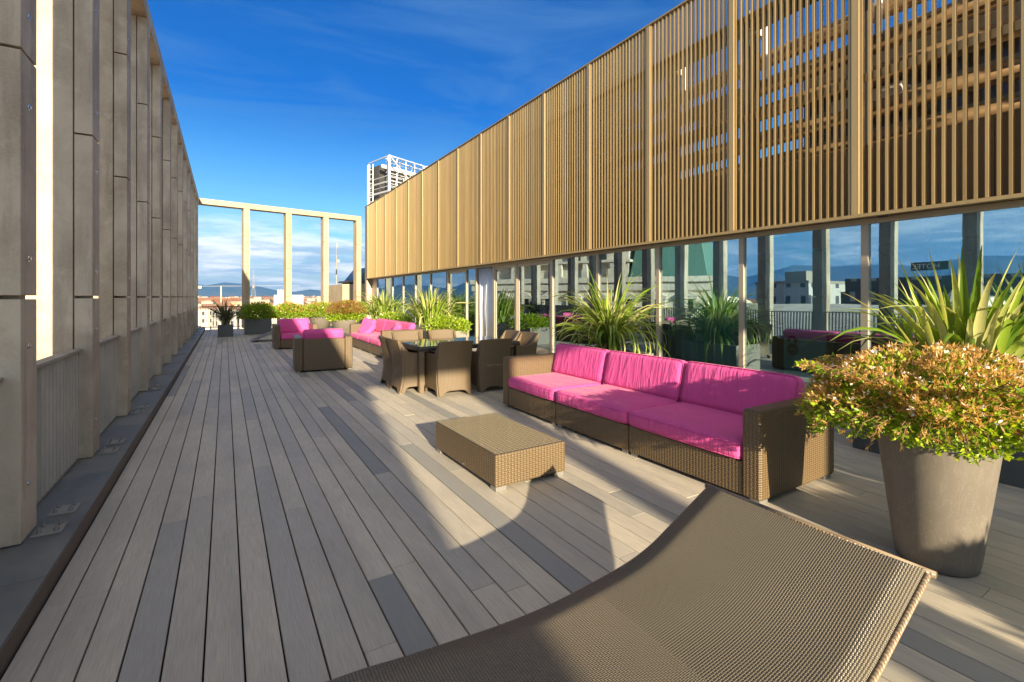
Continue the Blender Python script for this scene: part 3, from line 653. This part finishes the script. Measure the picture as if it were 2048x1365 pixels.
# wave shaped lounger
prof = [(-1.0, .02), (-.85, .08), (-.65, .18), (-.4, .28), (-.15, .345), (.1, .372), (.34, .368), (.5, .352), (.68, .337), (.89, .322), (1.12, .320), (1.39, .342), (1.56, .365), (1.70, .402), (1.83, .458), (1.98, .525), (2.12, .588)]
def smooth_prof(p, k=6):
    out = []
    for i in range(len(p)-1):
        p0, p1, p2, p3 = p[max(i-1, 0)], p[i], p[i+1], p[min(i+2, len(p)-1)]
        for q in range(k):
            t = q/k; out.append(tuple(.5*((2*p1[d])+(-p0[d]+p2[d])*t+(2*p0[d]-5*p1[d]+4*p2[d]-p3[d])*t*t+(-p0[d]+3*p1[d]-3*p2[d]+p3[d])*t**3) for d in (0, 1)))
    return out+[p[-1]]
sp_ = smooth_prof(prof)
def lounger():
    t = thing('wave_lounger', 'large wave shaped woven lounger filling the lower right foreground', 'lounger', (0, .63, 0)); Wd = .92
    arc = [0]
    for a, b in zip(sp_[:-1], sp_[1:]): arc.append(arc[-1]+math.hypot(b[0]-a[0], b[1]-a[1]))
    m = MB(); ny = 10; uv = []
    for (x, z) in sp_:
        for j in range(ny+1):
            u = j/ny*2-1; m.v.append((x, .028+(Wd-.056)*j/ny, z-.006*(1-u*u)+.0012*math.sin(x*9+j)))
    for i in range(len(sp_)-1):
        for j in range(ny):
            a = i*(ny+1)+j; m.f.append((a, a+ny+1, a+ny+2, a+1))
            ya, yb = Wd*j/ny, Wd*(j+1)/ny
            if sp_[i][0] < 1.28: uv += [(arc[i]*.9, ya*1.1), (arc[i+1]*.9, ya*1.1), (arc[i+1]*.9, yb*1.1), (arc[i]*.9, yb*1.1)]; continue
            uv += [(ya, arc[i]), (ya, arc[i+1]), (yb, arc[i+1]), (yb, arc[i])]
    m.uv = uv; o = m.build('woven_surface', 'wickf', t, smooth=True); s_ = o.modifiers.new('solid', 'SOLIDIFY'); s_.thickness = .018; s_.offset = -1
    for y0 in (0.02, Wd-.02): 
        MB().tube([(x, y0, z-.016) for x, z in sp_], .0105, 10).build('side_rail', 'rail', t, smooth=True)
    MB().tube([(2.122, .0, .575), (2.122, Wd, .575)], .0135, 10).build('head_rail', 'rail', t, smooth=True)
    for y0 in (.05, Wd-.09):
        MB().prism([(-.1, .0), (.0, .0), (.25, .30), (.95, .26), (1.25, .0), (1.35, .0), (1.15, .26), (1.4, .31), (1.39, .325), (.9, .30), (.3, .345), (.0, .33)], y0, y0+.04, 'y').build('leg_frame', 'wickc', t, bevel=.004)
    return t
lg = lounger()
copy_tree(lg, (1.75, 18.2, 0), 0, 'wave shaped woven lounger far down the terrace behind the armchair facing the viewer', None)

# ================================================================== PLANTS
def leaves(cent, dirs, Lm, Wm, k=1, spread=1.2, jit=.3, fold=.25):
    """quads: k leaves per sprig, pointing around dirs"""
    n = len(cent); c = np.repeat(cent, k, 0); dd = np.repeat(dirs, k, 0)+rng.normal(0, spread/2, (n*k, 3)); dd /= np.linalg.norm(dd, axis=1)[:, None]+1e-9
    s = np.cross(dd, rng.normal(0, 1, (n*k, 3))); s /= np.linalg.norm(s, axis=1)[:, None]+1e-9; up = np.cross(s, dd)
    l = Lm*(1+rng.normal(0, jit, (n*k, 1))).clip(.4, 1.8); w_ = Wm*(1+rng.normal(0, jit, (n*k, 1))).clip(.4, 1.8)
    mid = c+dd*l*.45-up*l*.06; v = np.stack([c, mid+s*w_/2+up*w_*fold, c+dd*l, mid-s*w_/2+up*w_*fold], 1).reshape(-1, 3)
    f = np.arange(len(v)).reshape(-1, 4); return v, f
def np_mesh(name, vf, m, parent, smooth=False):
    v = np.concatenate([a for a, _ in vf]); off = 0; fs = []
    for a, f in vf: fs.append(f+off); off += len(a)
    f = np.concatenate(fs); me = bpy.data.meshes.new(name); me.vertices.add(len(v)); me.vertices.foreach_set('co', v.ravel())
    me.loops.add(f.size); me.loops.foreach_set('vertex_index', f.ravel().astype(np.int32)); me.polygons.add(len(f))
    me.polygons.foreach_set('loop_start', (np.arange(len(f))*4).astype(np.int32)); me.update(calc_edges=True); me.validate()
    if smooth: me.polygons.foreach_set('use_smooth', [True]*len(me.polygons))
    me.materials.append(M[m]); o = bpy.data.objects.new(name, me); COL.objects.link(o); o.parent = parent; return o
def shell(n, R_, H_, zc, inner=.55, flat=1.0, zmin=-.35, box=None):
    """points through a flattened dome with an uneven outline"""
    a = rng.uniform(0, 2*np.pi, n); cz = rng.uniform(zmin, 1, n); r = np.sqrt(np.maximum(0, 1-np.clip(cz, 0, 1)**2))
    q = 1-(1-inner)*rng.random(n)**1.6; lump = 1+.10*np.sin(a*3+1)+.07*np.sin(a*7+2)+.08*np.sin(a*5+cz*9)
    rr = r*q*lump; x, y = rr*np.cos(a), rr*np.sin(a)
    if box: p = 4.0; nn = (np.abs(np.cos(a))**p+np.abs(np.sin(a))**p)**(-1/p); x, y = x*nn, y*nn
    z = np.where(cz > 0, cz*q*H_*(1+.12*np.sin(a*4+x*3)), cz*H_*.75)
    P = np.stack([x*R_, y*R_*flat, zc+z], 1); D = np.stack([x, y, np.maximum(cz, .05)*.9+.25], 1); return P, D, cz
def shrub(t, R_, H_, zc, n, ls, flat=1.0, box=None, tops='bract', ntop=.5, nfl=60, seedlump=0):
    P, D, cz = shell(n, R_, H_, zc, .5, flat, -.55, box)
    np_mesh('foliage', [leaves(P, D, ls, ls*.55, 3, 1.3)], 'green', t)
    P2, D2, c2 = shell(int(n*ntop), R_*1.04, H_*1.10, zc, .80, flat, .15, box)
    np_mesh('flower_bracts', [leaves(P2, D2, ls*.95, ls*.26, 5, 1.5)], tops, t)
    P3, D3, c3 = shell(nfl, R_*1.06, H_*1.12, zc, .93, flat, .1, box)
    np_mesh('flowers', [leaves(P3, D3, ls*.55, ls*.35, 5, 1.2)], 'white', t)
def stems(n, R_, H_, z0, zc, flat=1.0):
    m = MB()
    for _ in range(n):
        a = random.uniform(0, 6.28); r = random.uniform(.3, .95); x, y = math.cos(a)*r*R_, math.sin(a)*r*R_*flat
        m.tube([(x*.15, y*.15, z0), (x*.5, y*.5, (z0+zc)/2+.1), (x, y, zc+H_*.4*(1-r)+random.uniform(-.08, .05))], .006, 4, False, .003)
    return m
# big clay pot with the flowering shrub
pt = thing('potted_shrub', 'tall tapered clay pot overflowing with a copper and green flowering shrub', 'potted plant', (3.57, 1.06, 0))
MB().lathe([(0, 0), (.175, 0), (.188, .012), (.19, .03), (.196, .06), (.288, .80), (.296, .825), (.29, .84), (.27, .84), (.26, .80), (.0, .78)], 64).build('pot', 'pot', pt, smooth=True)
MB().lathe([(0, .80), (.262, .79)], 24).build('soil', 'soil', pt)
shrub(pt, .68, .30, .90, 6200, .031, .80, None, 'bract', .55, 230)
# outermost sprays that hang and stick out
sv = []; sm = MB()
for i in range(260):
    a = random.uniform(0, 6.28); r0 = .42+.14*abs(math.cos(a)); up = random.random() < .5; e = Vector((math.cos(a), math.sin(a), 0))
    p0 = e*r0+Vector((0, 0, .93 if not up else 1.08)); ln = random.uniform(.10, .26)*(1.2-.5*abs(math.sin(a)))
    p1 = p0+e*ln*.7+Vector((0, 0, ln*.35 if up else -ln*.1)); p2 = p0+e*ln*1.05+Vector((0, 0, ln*.25 if up else -ln*.38))
    sm.tube([p0, p1, p2], .0035, 4, False, .0015)
    for q in range(7):
        t_ = q/6; c_ = (p0*(1-t_)+p1*t_)*(1-t_)+(p1*(1-t_)+p2*t_)*t_; sv.append((c_, e))
sm.build('stems', 'stem', pt); stems(40, .6, .3, .80, .95).build('branches', 'stem', pt)
P = np.array([tuple(c_) for c_, _ in sv]); D = np.array([tuple(e) for _, e in sv]); half = rng.random(len(P)) < .5
np_mesh('spray_leaves', [leaves(P[half], D[half], .032, .017, 3, 1.6)], 'green', pt); np_mesh('spray_bracts', [leaves(P[~half], D[~half], .031, .009, 5, 1.6)], 'bract', pt)

def flax(t, n, z0, Lr, Wb, mat_, spread=1.0, seed=0, droop=1.0, rad=.16, name='leaves'):
    """strap leaves fanning from a crown"""
    vf = []; r_ = np.random.default_rng(seed)
    for i in range(n):
        a = r_.uniform(0, 2*np.pi); tilt = abs(r_.normal(0, .42))*spread+.06; ln = Lr*r_.uniform(.6, 1.15); wb = Wb*r_.uniform(.7, 1.2)
        e = np.array([np.cos(a), np.sin(a), 0.]); p = e*rad*r_.random()+np.array([0, 0, z0]); th = tilt*.6; K = 9; pts = []; side = np.array([-np.sin(a), np.cos(a), 0])
        side = side*np.cos(.5*r_.normal())+np.array([0, 0, 1.])*np.sin(.3*r_.normal()); bend = r_.uniform(.02, .16)*droop*(1+tilt*1.4)
        kink = r_.random() < .18; kk = r_.integers(4, 8)
        for q in range(K+1):
            d_ = e*np.sin(th)+np.array([0, 0, 1.])*np.cos(th); w_ = wb*(min(1, .45+q/K*1.4))*(1 if q < K*.55 else max(.02, (1-(q-K*.55)/(K*.46))**.8))
            pts += [p-side*w_/2, p+np.cross(d_, side)*w_*.18, p+side*w_/2]; p = p+d_*ln/K; th += bend*(.4+q/K*1.5)
            if kink and q == kk: th += .9
        v = np.array(pts); f = []
        for q in range(K): b0 = q*3; f += [(b0, b0+1, b0+4, b0+3), (b0+1, b0+2, b0+5, b0+4)]
        vf.append((v, np.array(f)))
    return np_mesh(name, vf, mat_, t)
def box_planter(t, sx, sy, h, m, lip=.03):
    MB().box(-sx/2, sx/2, -sy/2, -sy/2+lip, 0, h).box(-sx/2, sx/2, sy/2-lip, sy/2, 0, h).box(-sx/2, -sx/2+lip, -sy/2+lip+.001, sy/2-lip-.001, 0, h).box(sx/2-lip, sx/2, -sy/2+lip+.001, sy/2-lip-.001, 0, h).build('planter', m, t, bevel=.004)
    MB().box(-sx/2+lip, sx/2-lip, -sy/2+lip, sy/2-lip, .03, h-.06).build('soil', 'soil', t)
# three big flax plants by the glazing
f1 = thing('flax_plant', 'big green flax with upright strap leaves at the right edge behind the clay pot', 'flax plant', (5.98, 1.55, 0), 0, 'flax plants along the glazing'); box_planter(f1, .95, 1.5, .55, 'slate')
flax(f1, 190, .52, 1.38, .078, 'phorm', 1.05, 3, .7, .30); flax(f1, 16, .52, .9, .05, 'dry', 1.6, 5, 1.0, .3, 'dry_leaves')
f2 = thing('flax_plant', 'wide arching green flax right behind the near sofa', 'flax plant', (5.75, 6.15, 0), 0, 'flax plants along the glazing'); box_planter(f2, .8, 1.3, .60, 'zinc')
flax(f2, 300, .60, 1.42, .048, 'phorm', 1.65, 11, 1.5, .14); flax(f2, 60, .58, .55, .028, 'dry', 2.2, 12, 1.2, .15, 'dry_leaves')
for i, (x, y, lab) in enumerate(((6.0, 15.2, 'green flax in a zinc box planter, the nearer of two beyond the open door'), (5.6, 19.4, 'green flax in a zinc box planter at the far end of the glazing'))):
    f3 = thing('flax_plant', lab, 'flax plant', (x, y, 0), 0, 'flax plants along the glazing'); box_planter(f3, .9, 1.7, .62, 'zinc')
    flax(f3, 230, .6, 1.35, .06, 'phorm', 1.1, 21+i, 1.2, .55); flax(f3, 40, .6, 1.3, .05, 'phormd', 1.0, 31+i, .8, .4, 'bronze_leaves')
for x, y, lab in ((5.8, 13.2, 'yellow green shrub in a box planter between the far sofa and the glazing'), (5.5, 17.5, 'yellow green shrub in a box planter between the two far flax plants')):
    f4 = thing('potted_shrub', lab, 'potted plant', (x, y, 0), 0, 'low shrubs along the glazing'); box_planter(f4, .8, 1.2, .55, 'zinc')
    shrub(f4, .62, .30, .62, 700, .07, 1.3, None, 'green', .3, 10)
# dark flax and shrubs at the far end
f5 = thing('flax_plant', 'spiky bronze flax in a small square slate planter by the colonnade', 'flax plant', (.02, 21.5, 0)); box_planter(f5, .52, .52, .45, 'slate')
flax(f5, 130, .45, 1.15, .045, 'phormd', 1.35, 41, 1.0, .15)
far = [((1.18, 22.4), .98, .75, .66, 'slate', True, .66, 'green', .10, 'clipped green shrub in a dark slate box planter beside the spiky flax'),
       ((2.45, 22.9), .98, .6, .66, 'zinc', True, .64, 'bract', .15, 'green shrub in a grey box planter behind the armchair facing the viewer'),
       ((3.75, 23.0), .52, .52, .66, 'pot', False, .86, 'bract', .12, 'green shrub in a round clay planter near the middle of the far frame'),
       ((5.25, 23.2), .52, .52, .70, 'pot', False, .84, 'bract', .12, 'green shrub in a round clay planter at the right end of the far frame'),
       ((3.78, 17.9), .50, .50, .72, 'pot', False, .62, 'redbr', 1.1, 'red topped shrub in a tapered clay pot at the head of the far sofa')]
for (x, y), sx, sy, hh, m, bx, rad, tm, nt, lab in far:
    t = thing('potted_shrub', lab, 'potted plant', (x, y, 0), 0, 'potted shrubs at the far end')
    if bx: box_planter(t, sx, sy, hh, m)
    else:
        MB().lathe([(0, 0), (sx*.62, 0), (sx*1.0, hh-.03), (sx*1.02, hh), (sx*.93, hh), (sx*.9, hh-.04), (0, hh-.06)], 40).build('pot', 'pot', t, smooth=True)
    shrub(t, rad, .44, hh+.16, 2400, .068, .8, 1 if bx else None, tm, nt, 14)
t = thing('potted_shrub', 'slender potted shrub added out of view behind the viewer to shade the deck', 'potted plant', (2.14, -3.1, 0))  # added unseen plant; its shade widens the portal post's band on the deck
MB().lathe([(0, 0), (.15, 0), (.22, .70), (.20, .71), (.19, .66), (0, .65)], 32).build('pot', 'pot', t, smooth=True); shrub(t, .27, .55, .78, 1400, .05, 1, 1, 'green', .3, 5)
# unseen shrubs behind the viewer, the tall two added to shade deck by pot
for i, (x, hh_) in enumerate(((3.2, .50), (4.45, 1.15), (5.7, 1.1))):
    t = thing('potted_shrub', 'unseen green shrub in a slate box planter behind the viewer, shading the deck', 'potted plant', (x+.15, -3.1+.1*i, 0), 0, 'unseen shrubs in planters behind the viewer'); box_planter(t, 1.1, .6, .66, 'slate')
    shrub(t, .66, hh_, .78, 3000, .09, .6, 1, 'green', .3, 5)

# ================================================================== CITY
def gable(w_, d_, h, rise):
    m = MB(); m.box(-w_/2, w_/2, -d_/2, d_/2, 0, h)
    r = MB(); r.add([(-w_/2-.4, -d_/2-.4, h), (w_/2+.4, -d_/2-.4, h), (w_/2+.4, d_/2+.4, h), (-w_/2-.4, d_/2+.4, h), (-w_/2+d_*.25, 0, h+rise), (w_/2-d_*.25, 0, h+rise)], [(0, 1, 5, 4), (1, 2, 5), (2, 3, 4, 5), (3, 0, 4), (0, 3, 2, 1)])
    return m, r
def house(loc, w_, d_, h, rz, wall, roof):
    m, r = gable(w_, d_, h, random.uniform(1.5, 3)) if roof else (MB().box(-w_/2, w_/2, -d_/2, d_/2, 0, h), MB().box(-w_/2-.2, w_/2+.2, -d_/2-.2, d_/2+.2, h, h+.5).box(-w_/5, w_/8, -d_/6, d_/4, h+.5, h+random.uniform(1.5, 3)))
    n = len(m.f); m.add(r.v, r.f); lab = {'ca': 'cream', 'cb': 'white', 'cc': 'ochre'}[wall]
    o = m.build('city_building', [wall, 'tile' if roof else 'flat']); me = o.data
    for i in range(n, len(me.polygons)): me.polygons[i].material_index = 1
    o.location = loc; o.rotation_euler = (0, 0, rz)
    rt = 'orange tiled' if roof else 'flat'
    tag(o, f'{lab} building with a {rt} roof in the city far below', 'building', f'{lab} {rt} roofed buildings of the far city')
for i in range(280):                                  # ahead, seen through the far frame
    dist = 210*(2600/210)**((i/280)**1.0); az = R(random.uniform(-5, 19)); dist *= random.uniform(.95, 1.08)
    wd = random.uniform(6, 14)*(1+dist/1500); top = 1.2-random.uniform(2.2, 6.5)*(1 if dist < 500 else .9)-max(0, (260-dist)/60)+min(3.5, dist/500)
    house((math.sin(az)*dist, math.cos(az)*dist, -24), wd, random.uniform(5, 9)*(1+dist/1500), top+24, random.uniform(-.5, .5), random.choice(('ca', 'ca', 'cb', 'cc')), random.random() < .62)
for i in range(90):                                   # to the left, seen mirrored in the glazing
    dist = 75*(1100/75)**((i/90)**.9); az = R(-random.uniform(22, 88))
    x, y = math.sin(az)*dist, math.cos(az)*dist
    wd = random.uniform(12, 28)*(1+dist/1300); top = -1.0-random.uniform(0, 6)+(2 if dist > 400 else 0)
    if -110 < x and 10 < y < 60: top = min(top, -5)
    house((x, y, -24), wd, random.uniform(10, 18), top+24, random.uniform(-.5, .5), random.choice(('ca', 'cb', 'cb', 'cc')), random.random() < .45)
# a few marks of the skyline
tb = MB().box(-4, 4, -4, 4, 0, 35).build('tower_block', 'cb'); tb.location = (math.sin(R(5.2))*700, math.cos(R(5.2))*700, -24); tag(tb, 'lone pale tower block on the skyline between the first two frame pillars', 'tower block')
tv = MB(); Ht = 78
for sx in (-1, 1):
    for sy in (-1, 1): tv.bar((sx*6, sy*6, 0), (sx*.6, sy*.6, Ht*.8), .4)
for q in range(9):
    z = q*Ht*.8/9; r_ = 6-5.4*q/9; r2 = 6-5.4*(q+1)/9; z2 = z+Ht*.8/9
    for a, b_ in (((-1, -1), (1, -1)), ((1, -1), (1, 1)), ((1, 1), (-1, 1)), ((-1, 1), (-1, -1))):
        tv.bar((a[0]*r_, a[1]*r_, z), (b_[0]*r2, b_[1]*r2, z2), .22); tv.bar((a[0]*r_, a[1]*r_, z), (b_[0]*r_, b_[1]*r_, z), .22)
tv.tube([(0, 0, Ht*.78), (0, 0, Ht)], .6, 6).tube([(-.0, 0, Ht*.55), (0, 0, Ht*.6)], 2.0, 10).tube([(0, 0, Ht*.82), (0, 0, Ht*.85)], 1.6, 10)
o = tv.build('lattice_mast', 'galv'); o.location = (math.sin(R(2.6))*1150*.93, math.cos(R(2.6))*1150*.93, -24); tag(o, 'lattice television mast rising over the distant rooftops', 'mast')
cr = thing('tower_crane', 'white tower crane over the rooftops left of the first frame pillar', 'crane', (math.sin(R(-.35))*260, math.cos(R(-.35))*260, -24))
MB().bar((0, 0, 0), (0, 0, 30.5), .55).build('mast', 'galv', cr); MB().bar((-9, 0, 30.4), (34, 0, 31.2), .14).build('jib', 'galv', cr); MB().box(-9.5, -7.6, -.6, .6, 29.3, 30.6).build('counterweight', 'galv', cr)
# white billboard with lettering
bbx = thing('roof_billboard', 'white rooftop billboard with two rows of pale lettering behind the second frame pillar', 'billboard', (math.sin(R(7.05))*150-4, math.cos(R(7.05))*150, -4.6), R(-7))
MB().box(-3.1, 6.1, -.1, .1, 0, 5.9).build('board', 'signw', bbx); bbx.scale = (.82, .82, .72); bbx.location.z = -2.2
def text(s_, size, loc, rot, m, parent, name='lettering', ext=.01):
    cu = bpy.data.curves.new(name, 'FONT'); cu.body = s_; cu.size = size; cu.extrude = ext; cu.align_x = 'CENTER'
    o = bpy.data.objects.new(name, cu); COL.objects.link(o); dg = bpy.context.evaluated_depsgraph_get(); me = bpy.data.meshes.new_from_object(o.evaluated_get(dg)); bpy.data.objects.remove(o)
    o = bpy.data.objects.new(name, me); COL.objects.link(o); me.materials.clear(); me.materials.append(M[m]); o.location = loc; o.rotation_euler = rot; o.parent = parent; return o
text('TARI', 3.0, (.6, -.14, 3.1), (R(90), 0, 0), 'signl', bbx); text('ANDO', 2.9, (.9, -.14, .6), (R(90), 0, 0), 'signl', bbx)
# mast with dish on the neighbouring roof
ms = thing('antenna_mast', 'slender antenna mast with a round dish beside the beige roof block', 'antenna', (7.05, 36.5, 0))
MB().tube([(0, 0, -3), (0, 0, 4.6)], .045, 8).build('pole', 'galv', ms, smooth=True); MB().tube([(0, 0, 4.4), (0, 0, 5.6)], .02, 6).box(-.06, .06, -.06, .06, 5.2, 5.5).box(.04, .2, -.06, .06, 4.1, 4.3).build('aerial', 'galv', ms)
MB().lathe([(0, 0), (.3, .03), (.45, .10), (.44, .12), (.28, .06), (0, .03)], 24, Matrix.Translation((0, -.12, 1.5)) @ Matrix.Rotation(R(70), 4, 'X')).build('dish', 'signw', ms, smooth=True)
# stone palace, vaulted roof and office block: seen mirrored in the glazing
pc = thing('stone_palace', 'ornate cream stone palace with a green copper roof, mirrored in the glazing', 'building', (-29, 31, -24), R(-30))
m = MB().box(-14, 0, 0, 30, 0, 27.2); m.box(-.0, .35, 0, 30, 26.3, 27.0); m.box(0, .5, -.2, 30.2, 27.2, 27.8); m.box(0, .25, 0, 30, 21.6, 22.1); m.box(0, .12, 0, 30, 18.0, 18.3)
m.box(-13, -.6, 9, 29, 27.8, 32.2).box(-.6, -.2, 9, 29.4, 31.6, 32.4).box(-13.5, .3, 8.6, 29.4, 29.5, 29.8); m.build('wall', 'palace', pc, bevel=.03)
for q in range(9):
    y = 1.6+q*3.25; fr = MB().box(.0, .25, y, y+.3, 22.6, 25.3).box(0, .25, y+1.5, y+1.8, 22.6, 25.3).box(0, .4, y-.15, y+1.95, 25.3, 25.6); fr.prism([(y-.2, 25.6), (y+2.0, 25.6), (y+.9, 26.25)], .0, .45, 'x')
    fr.box(0, .3, y-.1, y+1.9, 22.2, 22.6); f_ = fr.build('window_frame', 'palace', pc); MB().box(.01, .05, y+.3, y+1.5, 22.6, 25.3).build('window_pane', 'dark', f_)
    if q > 2: MB().box(-.55, -.2, y+.2, y+1.6, 29.9, 31.4).build('attic_window', 'dark', pc); MB().box(-.2, .3, y-.9, y-.4, 27.9, 29.4).build('pier', 'palace', pc)
MB().add([(-13, .5, 27.8), (-.4, .5, 27.8), (-.4, 8.9, 27.8), (-13, 8.9, 27.8), (-12, 1.6, 33.5), (-1.4, 1.6, 33.5), (-1.4, 8, 33.5), (-12, 8, 33.5)], [(0, 1, 5, 4), (1, 2, 6, 5), (2, 3, 7, 6), (3, 0, 4, 7), (4, 5, 6, 7)]).build('roof', 'copper', pc, bevel=.1)
vr = thing('vaulted_roof', 'pale barrel vaulted roof with a stone gable, mirrored in the glazing', 'building', (-23, 9, -24))
n_ = 18; arc_ = [(7.5*math.cos(math.pi*q/n_), 18.6+6.4*math.sin(math.pi*q/n_)) for q in range(n_+1)]
MB().prism([(7.5, 0)]+arc_+[(-7.5, 0)], 0, 16, 'y').build('vault', 'palace', vr)
MB().prism([(8, 18)]+[(8.1*math.cos(math.pi*q/n_), 18.6+7.0*math.sin(math.pi*q/n_)) for q in range(n_+1)]+[(-8, 18)], -.6, -.02, 'y').prism([(8, 18)]+[(8.1*math.cos(math.pi*q/n_), 18.6+7.0*math.sin(math.pi*q/n_)) for q in range(n_+1)]+[(-8, 18)], 16.02, 16.6, 'y').build('gable', 'palace', vr)
MB().lathe([(0, 0), (.5, 0), (.35, .5), (.2, .8), (.35, 1.3), (.15, 1.7), (0, 1.9)], 10, Matrix.Translation((5, 0, 24.0))).build('finial', 'palace', vr)
of = thing('office_block', 'dark long office block with a green rooftop sign, mirrored in the glazing', 'building', (-72, 14, -24))
MB().box(-12, 0, 0, 24, 0, 26.4).box(-11, -.5, .5, 23.5, 26.4, 28.6).build('wall', 'office', of)
sg = MB().box(-1.0, -.8, 10.6, 14.9, 29.5, 30.7).build('sign_board', 'signg', of); text('HOTEL', 1.0, (-.78, 13.2, 29.75), (R(90), 0, R(90)), 'signw', sg, 'sign_letter')
wh = house
house((-88, 52, -24), 12, 12, 28.2, .2, 'cb', False)
# ------------------------------------------------------------------ haze
hz = MB().box(-5400, 5400, -5400, 5400, -25, 380).build('haze', mat('haze_air'), uv=False); hz['kind'] = 'stuff'
ht = M and hz.data.materials[0].node_tree; ht.nodes.clear(); hn = NT(ht)
hn.l.new(hn.node('ShaderNodeVolumePrincipled', {'Color': (.14, .46, 1.0, 1), 'Density': 1.7e-4, 'Anisotropy': .2}).outputs[0], hn.node('ShaderNodeOutputMaterial').inputs['Volume'])
